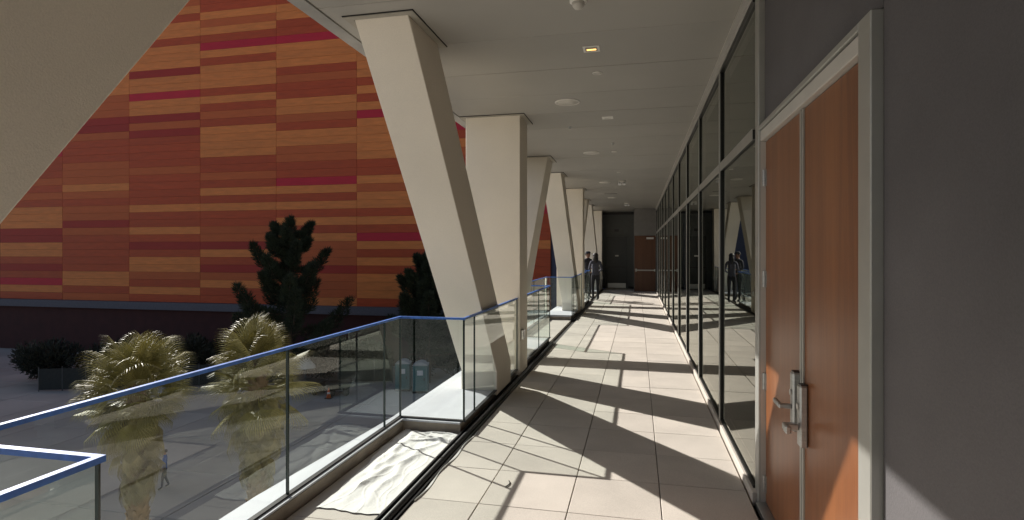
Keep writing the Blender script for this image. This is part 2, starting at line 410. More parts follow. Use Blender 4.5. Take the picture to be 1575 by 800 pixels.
# ------------------------------------------------------------------ ceiling
ceil_ = struct('ceiling', MB().box(-2.40, .90, -4, 27.2, CZ+.006, CZ+.30), 'ceilgap_lit', 'grey metal panel ceiling over the walkway', 'ceiling', (0, 10, CZ))
cp = None
for j in range(-5, 26):
    y0 = 3.93+.913*j; l = .913
    if cp is None:
        w0, w1 = -2.40, .763; c = .0025; g = .0045
        mb = MB(); mb.chamf(w0, w1, -l/2+g, l/2-g, -.006, 0, c)
        mb.v = [(x, y, -z-.006) for x, y, z in mb.v]
        cp = mb.mesh('ceiling_panel', 'ceiling')
    o = link('ceiling_panel', cp, ceil_, (0, y0+l/2-10, .006+random.uniform(-.0015, .0008)))
    o.rotation_euler = (random.uniform(-.0012, .0012), random.uniform(-.0006, .0006), 0)
part('fascia', MB().box(-2.53, -2.405, -4, 27.2, CZ-.012, CZ+.75), 'fascia', ceil_)
up = thing('upper_storey', 'grey storey of the building standing over the walkway ceiling', 'building', (2, 10, CZ+.3))
part('wall', MB().box(-2.39, 8, -4, 27.2, CZ+.31, 12), 'outwall', up)
lo = thing('lower_storey', 'building storeys under the walkway floor', 'building', (2, 10, GZ))
part('wall', MB().box(-1.2, 8, -4, 27.2, GZ, -.56), 'outwall', lo)

# ceiling fixtures: (photo px, py, kind)
def cpos(px, py):
    d = 870*(CZ-H)/(388-py); return at(px, d)
def downlight(px, py, lit, lab):
    x, y = cpos(px, py); z = CZ
    t = thing('downlight', lab, 'ceiling light', (x, y, z), 0, 'square recessed downlights')
    a, b = .075, .055
    fr = MB().box(x-a, x+a, y-a, y-b, z-.006, z-.0005).box(x-a, x+a, y+b, y+a, z-.006, z-.0005).box(x-a, x-b, y-b, y+b, z-.006, z-.0005).box(x+b, x+a, y-b, y+b, z-.006, z-.0005)
    part('trim', fr, 'lightwhite', t)
    part('aperture', MB().box(x-b+.001, x+b-.001, y-b+.001, y+b-.001, z-.0035, z-.0008), 'lightwhite' if not lit else 'collar', t)
    part('lens', MB().box(x-b+.012, x+b-.012, y-.0, y+.032, z-.0055, z-.0036), 'lamp' if lit else 'grille', t)
downlight(910, 75, True, 'square recessed downlight glowing warm yellow in the ceiling')
downlight(935, 181, False, 'unlit square downlight beyond the large round speaker')
def disc(px, py, r, lab, name='ceiling_speaker', cat='speaker', grp='round ceiling speakers'):
    x, y = cpos(px, py); z = CZ
    t = thing(name, lab, cat, (x, y, z), 0, grp)
    part('rim', MB().lathe(x, y, [(r, z-.0005), (r, z-.008), (r*.9, z-.012), (r*.89, z-.006)], 32), 'lightwhite', t, smooth=True)
    part('cover', MB().lathe(x, y, [(r*.885, z-.0006), (r*.885, z-.0075), (r*.3, z-.009)], 32), 'grille', t, smooth=True)
disc(873, 157, .155, 'largest round ceiling speaker, nearest the camera')
disc(910, 235, .155, 'second round ceiling speaker beyond the first')
disc(931, 280.5, .155, 'third round ceiling speaker near the pale emergency light')
disc(942, 304, .155, 'fourth round ceiling speaker, smallest and farthest')
SD = dict(name='smoke_detector', cat='detector', grp='small ceiling detectors')
disc(919, 112, .05, 'small round ceiling disc just beyond the lit downlight', **SD)
disc(945, 233, .05, 'small round ceiling disc right of the second speaker', **SD)
disc(952, 265, .05, 'small pale ceiling disc in front of the nearer emergency light', **SD)
def dome(px, py, lab):
    x, y = cpos(px, py); z = CZ
    t = thing('dome_camera', lab, 'camera', (x, y, z))
    part('mount', MB().lathe(x, y, [(.065, z-.0005), (.065, z-.02), (.05, z-.026)], 24), 'lightwhite', t, smooth=True)
    part('dome', MB().lathe(x, y, [(.048, z-.0262), (.044, z-.05), (.03, z-.068), (.01, z-.075)], 24), 'grille', t, smooth=True)
dome(890, -1, 'white ceiling dome at the top edge of the photo')
def sprinkler(px, py, lab):
    x, y = cpos(px, py); z = CZ
    t = thing('sprinkler_head', lab, 'sprinkler', (x, y, z), 0, 'sprinkler heads')
    part('plate', MB().lathe(x, y, [(.03, z-.0005), (.026, z-.012)], 16), 'steel', t)
    part('nozzle', MB().lathe(x, y, [(.008, z-.0125), (.008, z-.03), (.018, z-.032), (.018, z-.036)], 12), 'steel', t)
sprinkler(877, 195, 'tiny sprinkler head beyond the large round speaker'); sprinkler(943, 220, 'tiny sprinkler head just ahead of the second speaker')
def emerg(px, py, lab):
    x, y = cpos(px, py); z = CZ
    t = thing('emergency_light', lab, 'light', (x, y, z), 0, 'pale hanging emergency lights')
    part('housing', MB().box(x-.09, x+.09, y-.05, y+.05, z-.05, z-.0005), 'lightwhite', t, bevel=.006)
    for s in (-1, 1):
        mb = MB().tube([(x+s*.05, y-.02, z-.051), (x+s*.055, y-.05, z-.10)], [.03, .045], 12)
        part('lamp_head', mb, 'sign', t)
emerg(957, 278, 'pale twin head emergency light under the ceiling, nearer one'); emerg(965, 312, 'pale twin head emergency light under the ceiling, near the end wall')
x, y = cpos(940, 298)
solid('ceiling_slot', MB().box(x-.2, x+.2, y-.04, y+.04, CZ-.006, CZ-.0005), 'black', 'narrow dark slot vent in the ceiling near the end wall', 'vent', (x, y, CZ))

# ------------------------------------------------------------------ glazed wall on the right
MX, GX = .785, .806
kerb = MB().box(.768, .90, 4.14, 25.0, -.04, .055)
solid('wall_kerb', kerb, 'paver', 'low cream kerb along the foot of the glazed wall', 'kerb', (.83, 14, 0), bevel=.005)
cw = thing('glazed_wall', 'tall reflective glass wall with dark mullions right of the walkway', 'glass wall', (.83, 14, .05))
MY = [3.93+1.915*i for i in range(1, 12)]
ys = [4.215]+MY+[24.98]
for a, b in zip(ys[:-1], ys[1:]):
    for z0, z1 in ((.06, 2.49), (2.565, 3.47)):
        ry = random.uniform(-.0022, .0022); rz = random.uniform(-.0018, .0018)
        nn = 7; vs = []; fs = []; bow = random.uniform(-.0016, .0016)
        for iy in range(nn):
            for iz in range(nn):
                u, v = iy/(nn-1), iz/(nn-1)
                yy = a+.012+(b-a-.024)*u; zz = z0+(z1-z0)*v
                xx = GX+(zz-(z0+z1)/2)*ry+(yy-(a+b)/2)*rz+bow*4*u*(1-u)*4*v*(1-v)
                vs.append((xx, yy, zz))
        for iy in range(nn-1):
            for iz in range(nn-1): fs.append((iy*nn+iz, (iy+1)*nn+iz, (iy+1)*nn+iz+1, iy*nn+iz+1))
        part('glass_pane', MB().add(vs, fs), 'wallglass', cw, smooth=True)
for y in MY:
    m_ = part('mullion', MB().box(MX+.006, GX+.07, y-.020, y+.024, .056, 3.469), 'bronze', cw)
    part('cover_cap', MB().box(MX-.004, MX+.0055, y-.022, y+.026, .056, 3.469), 'alu', m_, bevel=.002)
for a, b in zip(ys[:-1], ys[1:]):
    m_ = part('transom', MB().box(MX+.006, GX+.07, a+.029, b-.029, 2.495, 2.56), 'bronze', cw)
    part('cover_cap', MB().box(MX, MX+.0055, a+.027, b-.031, 2.488, 2.567), 'alu', m_)
part('sill', MB().box(MX+.004, GX+.07, 4.216, 24.98, .056, .075), 'bronze', cw)
part('header', MB().box(.766, .92, 4.216, 24.98, 3.47, CZ-.002), 'alulight', cw)
part('head_gasket', MB().box(MX, GX+.05, 4.217, 24.98, 3.445, 3.4695), 'bronze', cw)
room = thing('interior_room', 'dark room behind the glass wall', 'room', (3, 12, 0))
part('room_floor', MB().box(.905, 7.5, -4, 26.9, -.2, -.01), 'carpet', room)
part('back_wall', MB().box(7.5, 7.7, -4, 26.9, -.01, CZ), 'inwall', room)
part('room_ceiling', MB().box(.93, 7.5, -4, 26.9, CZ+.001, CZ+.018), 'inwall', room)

# ------------------------------------------------------------------ double doors
DX = .845; Y1, Y2, Y3 = 4.095, 3.215, 2.335; DT = 2.445
dd = thing('double_door', 'tall pair of red brown wooden doors in a grey metal frame', 'door', (DX, 3.2, 0))
fr = MB().box(.80, .93, Y1+.004, 4.213, 0, CZ-.002)
part('frame_post', fr, 'alu', dd, bevel=.004)
part('stop', MB().box(.815, .93, Y1-.0, Y1+.004, 0, DT), 'alulight', dd)
part('frame_post', MB().box(.80, .93, Y3-.12, Y3-.004, 0, DT+.11), 'alu', dd, bevel=.004)
part('frame_head', MB().box(.812, .93, Y3-.003, Y1+.003, DT+.004, DT+.075), 'alulight', dd, bevel=.004)
part('head_trim', MB().box(.80, .93, Y3-.003, Y1+.003, DT+.079, DT+.11), 'alu', dd, bevel=.004)
part('threshold', MB().box(.78, .93, Y3, Y1, -.03, .012), 'steel', dd)
def leaf(a, b, hinge_y, lever_y, near):
    l = part('door_leaf', MB().box(DX, DX+.045, a+.003, b-.003, .016, DT), 'wood', dd, bevel=.003)
    for hz in (2.2, 1.52, .83, .14):
        hb = MB()
        hb.tube([(DX-.012, hinge_y, hz-.055), (DX-.012, hinge_y, hz+.055)], .011, 8)
        for q in range(1, 4): hb.tube([(DX-.012, hinge_y, hz-.055+.0275*q-.001), (DX-.012, hinge_y, hz-.055+.0275*q+.001)], .013, 8)
        hb.box(DX-.004, DX-.0005, hinge_y-.03, hinge_y+.002, hz-.055, hz+.055)
        part('hinge', hb, 'steel', l)
    s = 1 if lever_y > Y2 else -1
    part('edge_strip', MB().box(DX-.008, DX-.0005, *sorted((Y2+s*.005, Y2+s*.034)), .016, DT), 'alu', l)
    # lock plate with a lever
    py = Y2+s*.068; dz = .02 if s > 0 else -.02
    pl = part('lock_plate', MB().box(DX-.040, DX-.0005, py-.031, py+.031, .725+dz, 1.04+dz), 'steel', l, bevel=.008)
    part('plate_end', MB().box(DX-.034, DX-.001, py-.022, py+.022, 1.0405+dz, 1.046+dz), 'black', pl)
    zz = .875 if s > 0 else .805
    if s > 0:
        part('lever', MB().box(DX-.105, DX-.0405, py-.015, py+.015, zz-.012, zz+.012).box(DX-.105, DX-.082, py+.0155, py+.125, zz-.014, zz+.014), 'steel', pl, bevel=.005)
    else:
        part('lever', MB().box(DX-.115, DX-.0405, py-.018, py+.018, zz-.018, zz+.018).box(DX-.118, DX-.09, py-.075, py-.0185, zz-.02, zz+.02), 'steel', pl, bevel=.006)
    part('lock_cylinder', MB().tube([(DX-.041, py, .93+dz), (DX-.047, py, .93+dz)], .016, 14), 'alulight', pl)
leaf(Y2, Y1, Y1+.0, Y2+.1, False)
leaf(Y3, Y2, Y3, Y2-.1, True)
pw = thing('panel_wall', 'charcoal grey panel wall above and beside the wooden doors', 'wall', (.86, 3, 0))
part('panel', MB().box(.84, 1.0, Y3-.12, Y1, DT+.113, CZ-.002), 'greywall', pw)
for j in range(4): part('panel', MB().box(.84, 1.0, Y3-.125-1.2*(j+1)+.006, Y3-.125-1.2*j, 0, CZ-.002), 'greywall', pw)
part('joint_cover', MB().box(.836, .84, 3.24, 3.265, 3.08, CZ-.003), 'black', pw)

# ------------------------------------------------------------------ end of the walkway
ew = thing('end_wall', 'dark grey wall closing the far end of the walkway', 'wall', (-.8, 27, 0))
part('wall_face', MB().box(-1.75, -.15, 27.0, 27.2, 0, CZ), 'endwall', ew)
part('bay', MB().box(-.149, .99, 25.0, 27.2, 2.415, CZ-.003).box(-.149, -.135, 25.0, 26.998, 0, 2.412), 'endlight', ew)
part('side_return', MB().box(-1.74, -1.60, 26.2, 26.998, 0, CZ), 'endwall', ew)
part('head_trim', MB().box(-1.598, -.152, 26.90, 26.998, CZ-.12, CZ-.004), 'bronze', ew)
part('skirting', MB().box(-1.598, -.152, 26.985, 26.998, .002, .10), 'bronze', ew)
d1 = thing('end_door', 'dark grey end door with a silver kick plate and panic bar', 'door', (-.95, 27, 0))
part('door_frame', MB().box(-1.47, -1.42, 26.95, 26.999, 0, 2.48).box(-.47, -.42, 26.95, 26.999, 0, 2.48).box(-1.419, -.471, 26.95, 26.999, 2.43, 2.48), 'endwall', d1)
part('door_panel', MB().box(-1.418, -.472, 26.965, 26.999, .01, 2.428), 'darkdoor', d1)
part('kick_plate', MB().box(-1.36, -.53, 26.960, 26.9645, .03, .25), 'steel', d1)
part('panic_bar', MB().box(-1.38, -.56, 26.90, 26.93, .98, 1.04).box(-.60, -.55, 26.9305, 26.9645, .96, 1.10), 'darksteel', d1)
part('door_sign', MB().box(-1.02, -.86, 26.958, 26.9645, 1.50, 1.57), 'lightwhite', d1)
solid('wall_plaque', MB().box(-1.05, -.85, 26.985, 26.999, 2.66, 2.78), 'darksteel', 'small dark plaque on the end wall above the dark door', 'plaque', (-.95, 27, 2.7))
d2 = thing('brown_door', 'brown wooden end door with a pale push bar', 'door', (.33, 25, 0))
part('door_panel', MB().box(-.13, .762, 25.02, 25.065, .01, 2.41), 'wooddark', d2)
part('push_bar', MB().box(-.06, .70, 24.95, 24.975, .90, .95), 'alulight', d2)
part('bar_bracket', MB().box(-.08, -.03, 24.95, 25.019, .87, .99).box(.70, .745, 24.95, 25.019, .88, .97), 'steel', d2)
part('door_closer', MB().box(.38, .68, 24.96, 25.019, 2.26, 2.34), 'lightwhite', d2)

# ------------------------------------------------------------------ drop cloth
def drop_cloth(x0, x1, y0, y1, nx, ny):
    r = np.random.default_rng(4)
    folds = []                                         # long crease ridges: position, direction, width, height
    for i in range(16):
        a = r.choice((1.35, 1.62, .55, 2.5, 1.5))+r.normal()*.18
        folds.append((r.uniform(x0, x1), r.uniform(y0, y1), a, r.uniform(.004, .010), r.uniform(.001, .0035), r.uniform(.15, .8)))
    for i in range(5): folds.append((x0+.08+.06*i+r.uniform(-.02, .02), r.uniform(y0+.6, y1-.2), 1.57+r.normal()*.13, r.uniform(.014, .034), r.uniform(.004, .013), r.uniform(.4, .9)))
    for i in range(6): folds.append((r.uniform(x0+.1, x1), y1-.06-.04*i, r.normal()*.2, r.uniform(.008, .018), r.uniform(.006, .02), r.uniform(.15, .35)))
    vs = []
    for j in range(ny+1):
        v = j/ny
        for i in range(nx+1):
            u = i/nx
            l = x0+.008*math.sin(17*v)+.006*math.sin(41*v+1)+.035*math.sin(5*v+.5)+.04*max(0, .5-v)
            rr = x1+.004*math.sin(23*v)+.003*math.sin(51*v)
            x = l+(rr-l)*u
            yb = y0+.012*math.sin(7*u)+.004*math.sin(29*u); yt = y1+.03*math.sin(9*u+2)+.015*math.sin(31*u)
            y = yb+(yt-yb)*v
            z = .007+.0015*math.sin(31*x+9*y)*math.sin(13*y)
            for fx, fy, a, w, h, L in folds:
                dx, dy = x-fx, y-fy; al = dx*math.cos(a)+dy*math.sin(a); ac = -dx*math.sin(a)+dy*math.cos(a)+.02*math.sin(al*14+fx*40)
                if abs(al) < L*1.5 and abs(ac) < 4*w: z += h*math.exp(-(ac/w)**2)*math.exp(-(al/L)**4)
            vs.append((x, y, min(z, .10)))
    fs = [(j*(nx+1)+i, j*(nx+1)+i+1, (j+1)*(nx+1)+i+1, (j+1)*(nx+1)+i) for j in range(ny) for i in range(nx)]
    solid('drop_cloth', MB().add(vs, fs), 'cloth', 'rumpled white drop cloth spread on the pavers inside the glass recess', 'cloth', ((x0+x1)/2, (y0+y1)/2, 0), smooth=True)
drop_cloth(-2.13, -1.618, 3.38, 5.05, 90, 230)
# loose plastic strip along the track
vs = []; n = 60
for i in range(n+1):
    v = i/n; y = 3.62+1.55*v
    xa = -1.490+.008*math.sin(5*v*3); w = .010+.014*math.sin(math.pi*v)*(.6+.4*math.sin(13*v))
    for q in range(5):
        vs.append((xa+w*q/4+.005*math.sin(9*v), y, .004+.008*math.sin(math.pi*q/4)*(.5+.5*math.sin(17*v+1))))
fs = [(i*5+q, i*5+q+1, (i+1)*5+q+1, (i+1)*5+q) for i in range(n) for q in range(4)]
solid('plastic_strip', MB().add(vs, fs), 'plastic', 'thin crumpled strip of pale plastic lying beside the dark floor track', 'plastic', (-1.47, 4.4, 0), smooth=True)
solid('metal_scrap', MB().tube([(-.93, 3.98, .006), (-.915, 4.02, .006), (-.915, 4.06, .006), (-.93, 4.09, .006)], .004, 6), 'darksteel', 'tiny curled dark scrap lying on the pavers near the track', 'scrap', (-.92, 4.03, 0))

# ------------------------------------------------------------------ orange building across the plaza
FY = 49.0; FZ = -3.42; RH = .772
ob = thing('orange_building', 'big building clad in long red, orange and crimson panels across the plaza', 'building', (-38, FY, GZ))
part('wall', MB().box(-130, -7.4, FY+.16, FY+30, GZ, 33), 'backing', ob)
part('grey_band', MB().box(-130, -7.4, FY-.55, FY+.158, FZ-.75, FZ-.01), 'ledgeband', ob)
part('base_wall', MB().box(-130, -7.4, FY-.02, FY+.158, GZ, FZ-.76), 'basewall', ob)
colx = [-69.1, -60.5, -51.83, -43.18, -34.5, -25.9, -17.25, -7.42]
rows = {
 3: 'RRTBDRTDBBRRTRTRBRRTTTTRBRTRTTTRTKRTBTRRR',
 4: 'TBBBDBBBTRTRTRTKRRBBTTRBTTRRBRTTTKRRTTRRR',
 5: 'RTTTRTRTKRTRTTBTRRTTTTTKTRTRTTTTRRTTRBTTR',
 2: 'RTRBTTRDRTRRTRRRRBRRRRDBDTTKTTDTTTRTTRTBR',
}
for k in (0, 1, 6):
    q = ''; 
    while len(q) < 41:
        q += random.choice('TTTRRBRTBDK' if random.random() < .6 else 'TTRR')*random.choice((1, 1, 1, 2, 3) if random.random() < .9 else (1,))
    rows[k] = q[:41].replace('KK', 'KR').replace('KK', 'KR')
fm = {}
def fpanel(x0, x1, r, cc):
    w = round(x1-x0, 2)
    if (w, cc) not in fm:
        fm[(w, cc)] = MB().chamf(-w/2+.012, w/2-.012, -RH/2+.006, RH/2-.006, 0, .13, .006)
        mb = fm[(w, cc)]; mb.v = [(x, -z, y) for x, y, z in mb.v]
        fm[(w, cc)] = mb.mesh('facade_panel', cc)
    link('facade_panel', fm[(w, cc)], ob, ((x0+x1)/2+38, .158-random.uniform(0, .012), FZ+RH*(r+.5)-GZ))
for k in range(7):
    for r, cc in enumerate(rows[k]): fpanel(colx[k], colx[k+1], r, cc)
sb = thing('slate_building', 'narrow slate blue building showing right of the orange facade', 'building', (0, 49.4, GZ))
part('wall', MB().box(-7.39, 26, 49.4, 60, GZ, 14), 'slate', sb)
part('parapet', MB().box(-7.385, 26, 49.25, 49.6, 14.0, 14.4), 'fascia', sb)
for i in range(9): part('window_strip', MB().box(-6+3.4*i, -4+3.4*i, 49.37, 49.45, -4, 11), 'bronze', sb)

# ------------------------------------------------------------------ trees
def soup(name, P, N, size, aspect, mt, parent):      # many small leaf faces
    n = len(P)
    N = N/np.linalg.norm(N, axis=1, keepdims=True)
    r = rng.normal(size=(n, 3)); A = np.cross(N, r); A /= np.linalg.norm(A, axis=1, keepdims=True)
    s = size*rng.uniform(.6, 1.3, (n, 1))
    v = np.empty((n, 3, 3)); v[:, 0] = P-A*s*aspect; v[:, 1] = P+A*s*aspect; v[:, 2] = P+N*s*2
    me = bpy.data.meshes.new(name); me.vertices.add(n*3); me.loops.add(n*3); me.polygons.add(n)
    me.vertices.foreach_set('co', v.reshape(-1)); me.loops.foreach_set('vertex_index', np.arange(n*3, dtype=np.int32))
    me.polygons.foreach_set('loop_start', np.arange(0, n*3, 3, dtype=np.int32)); me.polygons.foreach_set('loop_total', np.full(n, 3, dtype=np.int32))
    me.materials.append(M[mt]); me.update(); me.validate()
    return link(name, me, parent)
def pine(px, d, top, width, lab, seed):
    global rng
    rng = np.random.default_rng(seed); r = random.Random(seed)
    x, y = at(px, d); h = top-GZ
    t = thing('pine_tree', lab, 'tree', (x, y, GZ), 0, 'dark pine trees before the orange facade')
    tr = MB().tube([(x+.12*math.sin(i), y, GZ+h*.93*i/8) for i in range(9)], [.30-.032*i for i in range(9)], 10)
    PP = []; NN = []
    limb = MB()
    lobes = []
    for i in range(26):
        f = .20+.70*(i/25)**.9; a = i*2.4+r.uniform(-.4, .4)
        rad = width*.5*(1.08-f)**.65*r.uniform(.55, 1.1)
        L = r.uniform(.13, .24)*h*(1.2-f)
        b = Vector((0, 0, h*f)); m = b+Vector((math.cos(a)*rad*.7, math.sin(a)*rad*.7, rad*.12))
        e = m+Vector((math.cos(a)*rad*.35, math.sin(a)*rad*.35, L))
        limb.tube([(x+b.x, y+b.y, GZ+b.z), (x+m.x, y+m.y, GZ+m.z), (x+e.x, y+e.y, GZ+e.z)], [.09, .06, .03], 6)
        lobes.append((b.lerp(m, .35), m, e, .25+.40*(1-f)))
    lobes.append((Vector((0, 0, h*.80)), Vector((0, 0, h*.9)), Vector((.1, 0, h*.985)), .40))
    lobes.append((Vector((0, 0, h*.5)), Vector((0, 0, h*.62)), Vector((0, 0, h*.8)), .6))
    lobes.append((Vector((0, 0, h*.28)), Vector((0, 0, h*.42)), Vector((0, 0, h*.55)), .85))
    for b, m, e, w in lobes:
        n = 1900
        u = rng.uniform(0, 1, n)
        c = np.where((u < .4)[:, None], np.array(b)+(np.array(m)-np.array(b))*(u/.4)[:, None], np.array(m)+(np.array(e)-np.array(m))*((u-.4)/.6)[:, None])
        q = rng.normal(size=(n, 3)); q /= np.linalg.norm(q, axis=1, keepdims=True)
        lump = 1+.28*np.sin(u*26+q[:, 0]*3)
        rr = w*(.45+.75*np.sin(np.pi*np.clip(u*.8+.18, 0, 1)))*rng.uniform(.45, 1.0, n)**.6*lump
        off = q*rr[:, None]; off[:, 2] *= .8
        PP.append(c+off); nd = q*.9+np.array([0, 0, .7]); NN.append(nd)
    part('trunk', tr, 'bark', t, smooth=True); part('limbs', limb, 'bark', t)
    soup('crown', np.vstack(PP), np.vstack(NN), .15, .22, 'pine', t)
pine(445, 44, 4.5, 9.6, 'big dark pine tree standing before the orange facade', 3)
pine(657, 46, 1.7, 7.6, 'smaller dark pine tree behind the leaning column and portable toilets', 8)

def fan_mesh(name, mt, droop, n=34, L=.80, pet=.50, spread=2.6, fold=.25):
    mb = MB()
    mb.tube([(0, 0, 0), (pet*.5, 0, .01), (pet, 0, -.02)], [.016, .013, .009], 5)
    for i in range(n):
        a = (i/(n-1)-.5)*spread; l = L*(1-.25*abs(a)/(spread/2))
        w = .0105
        z = fold*abs(math.sin(i*math.pi/2))*.05
        dx, dy = math.cos(a), math.sin(a); px_, py_ = -dy, dx
        b = Vector((pet-.03, 0, -.02))
        p1 = b+Vector((dx, dy, 0))*l*.55+Vector((0, 0, .04-abs(a)*.04)); p2 = b+Vector((dx, dy, 0))*l*.9+Vector((0, 0, .02-droop*.10-abs(a)*.06)); p3 = b+Vector((dx, dy, 0))*l*(1.02)+Vector((0, 0, -.05-droop*.28-.08*abs(a)))
        s = Vector((px_, py_, .35 if i % 2 else -.35))*w
        mb.add([b-s*.4, b+s*.4, p1+s, p1-s, p2+s*.7, p2-s*.7, p3], [(0, 1, 2, 3), (3, 2, 4, 5), (5, 4, 6)])
    me = bpy.data.meshes.new(name); me.from_pydata(mb.v, [], mb.f); me.materials.append(M[mt]); return me
fanG = fan_mesh('frond', 'frond', .5); fanD = fan_mesh('dry_frond', 'dryfrond', 1.8, n=26, spread=1.7, L=.75)
def palm(x, y, ztop, lab, seed, ng=110, nd=170, skirt=2.9, sc=1.0):
    r = random.Random(seed)
    t = thing('fan_palm', lab, 'palm tree', (x, y, GZ), 0, 'sunlit fan palms below the railing')
    hc = ztop-GZ
    tr = MB(); pts = []; rd = []
    for i in range(60):
        z = GZ+hc*i/59; pts.append((x, y, z)); rd.append((.26-.05*i/59)*(1+.05*(i % 2)))
    tr.tube(pts, rd, 14); part('trunk', tr, 'palmbark', t)
    bt = MB()
    for i in range(220):
        a = i*2.399; z = GZ+hc*(.25+.75*i/220); rr = .24-.05*(z-GZ)/hc
        c, s = math.cos(a), math.sin(a)
        bt.hexa([(x+c*rr-s*.05, y+s*rr+c*.05, z), (x+c*rr+s*.05, y+s*rr-c*.05, z), (x+c*(rr-.03)+s*.05, y+s*(rr-.03)-c*.05, z), (x+c*(rr-.03)-s*.05, y+s*(rr-.03)+c*.05, z)],
                [(x+c*(rr+.07)-s*.02, y+s*(rr+.07)+c*.02, z+.17), (x+c*(rr+.07)+s*.02, y+s*(rr+.07)-c*.02, z+.17), (x+c*(rr+.04)+s*.02, y+s*(rr+.04)-c*.02, z+.17), (x+c*(rr+.04)-s*.02, y+s*(rr+.04)+c*.02, z+.17)])
    part('leaf_bases', bt, 'palmbark', t)
    for i in range(ng):
        f = i/ng; a = i*2.399+r.uniform(-.3, .3)
        el = math.radians(88-112*f**1.6+r.uniform(-24, 20))
        z = hc-.15-.70*f
        o = link('frond', fanG, t, (.10*math.cos(a), .10*math.sin(a), z))
        o.rotation_euler = Matrix.Rotation(a, 4, 'Z').to_euler() if 0 else (Matrix.Rotation(a, 4, 'Z') @ Matrix.Rotation(-el, 4, 'Y') @ Matrix.Rotation(r.uniform(-.7, .7), 4, 'X')).to_euler()
        s = sc*r.uniform(.6, 1.2)*(1.0 if f > .2 else .9); o.scale = (s, s*r.uniform(.55, .95), s)
    for i in range(nd):
        f = i/nd; a = i*2.399+r.uniform(-.3, .3)
        el = math.radians(-44-36*f**.6+r.uniform(-18, 26))
        z = hc-.5-skirt*.72*f
        o = link('dry_frond', fanD, t, (.13*math.cos(a), .13*math.sin(a), z))
        o.rotation_euler = (Matrix.Rotation(a, 4, 'Z') @ Matrix.Rotation(-el, 4, 'Y') @ Matrix.Rotation(r.uniform(-.5, .5), 4, 'X')).to_euler()
        s = sc*r.uniform(.5, 1.05)*(1-.25*f); o.scale = (s, s*.7, s)
x, y = at(397, 14); palm(x, y, -.95, 'shaggy sunlit fan palm behind the nearest glass panels', 5)
x, y = at(212, 14); palm(x, y, -1.25, 'sunlit fan palm cut by the left side of the photo', 9, skirt=3.0)

def shrub(px, d, w, h, lab, seed):
    global rng
    rng = np.random.default_rng(seed)
    x, y = at(px, d); t = thing('shrub', lab, 'bush', (x, y, GZ), 0, 'dark shrubs along the plaza edge')
    st = MB(); PP = []; NN = []
    for i in range(16):
        a = rng.uniform(0, 6.28); q = rng.uniform(0, .8)**.6*w/2; zz = h*rng.uniform(.35, .8)
        c = np.array([math.cos(a)*q, math.sin(a)*q*.6, zz]); s = rng.uniform(.22, .38)*h
        st.tube([(x, y, GZ), (x+c[0]*.6, y+c[1]*.6, GZ+zz*.6), (x+c[0], y+c[1], GZ+zz)], [.05, .035, .02], 5)
        v = rng.normal(size=(500, 3)); v /= np.linalg.norm(v, axis=1, keepdims=True)
        PP.append(c+v*s*rng.uniform(.5, 1.05, (500, 1))); NN.append(v+np.array([0, 0, .6]))
    part('stem', st, 'bark', t); P = np.vstack(PP); P[:, 2] = np.maximum(P[:, 2], .05)
    soup('foliage', P, np.vstack(NN), .14, .45, 'shrub', t)
for i, (px, d, w, h, lab) in enumerate([
    (285, 47, 6.5, 3.4, 'dark shrub at the left behind the fan palms'), (180, 47, 7, 3.0, 'dark shrub left of the photo edge by the facade'),
    (395, 48.5, 6, 2.8, 'dark shrub behind the tall palm crown'), (500, 47.5, 6, 3.3, 'dark shrub right of the big pine foot'),
    (560, 48.5, 5.5, 3.0, 'dark shrub between the two pines'), (700, 48, 6.5, 3.6, 'dark shrub seen through the glass right of the toilets'),
    (80, 46, 6, 3.2, 'dark shrub farthest left along the facade')]): shrub(px, d, w, h, lab, 40+i)

# ------------------------------------------------------------------ plaza objects
def potty(px, d, lab, rz, main=True):
    x, y = at(px, d)
    t = thing('portable_toilet', lab, 'portable toilet', (x, y, GZ), rz, 'portable toilets on the plaza')
    ORI[t.name] = (0, 0, 0)
    part('base', MB().box(-.57, .57, -.57, .57, 0, .14), 'black', t)
    part('body', MB().box(-.55, .55, -.54, .55, .141, 2.08), 'potty', t, bevel=.03)
    rf = MB(); n = 8; vs = []
    for yy in (-.58, .58):
        for i in range(n+1): vs.append((-.58+1.16*i/n, yy, 2.085+.24*math.sin(math.pi*i/n)))
        vs += [(.58, yy, 2.081), (-.58, yy, 2.081)]
    m = n+3; rf.add(vs, [tuple(range(m)), tuple(range(2*m-1, m-1, -1))]+[(i, (i+1) % m, m+(i+1) % m, m+i) for i in range(m)])
    part('roof', rf, 'pottyroof', t)
    dr = part('door', MB().box(-.40, .40, -.575, -.541, .2, 1.98), 'pottydoor', t, bevel=.01)
    part('handle', MB().box(.28, .34, -.60, -.5755, .95, 1.15), 'black', dr)
    part('notice', MB().box(-.22, .22, -.58, -.5755, 1.35, 1.72), 'sign', dr)
    part('vent_pipe', MB().tube([(.42, .4, 2.1), (.42, .4, 2.45)], .05, 8), 'black', t)
potty(648, 43, 'teal portable toilet with a white notice, right one of the pair', .25)
potty(621, 43.6, 'teal portable toilet with a white notice, left one of the pair', .25)
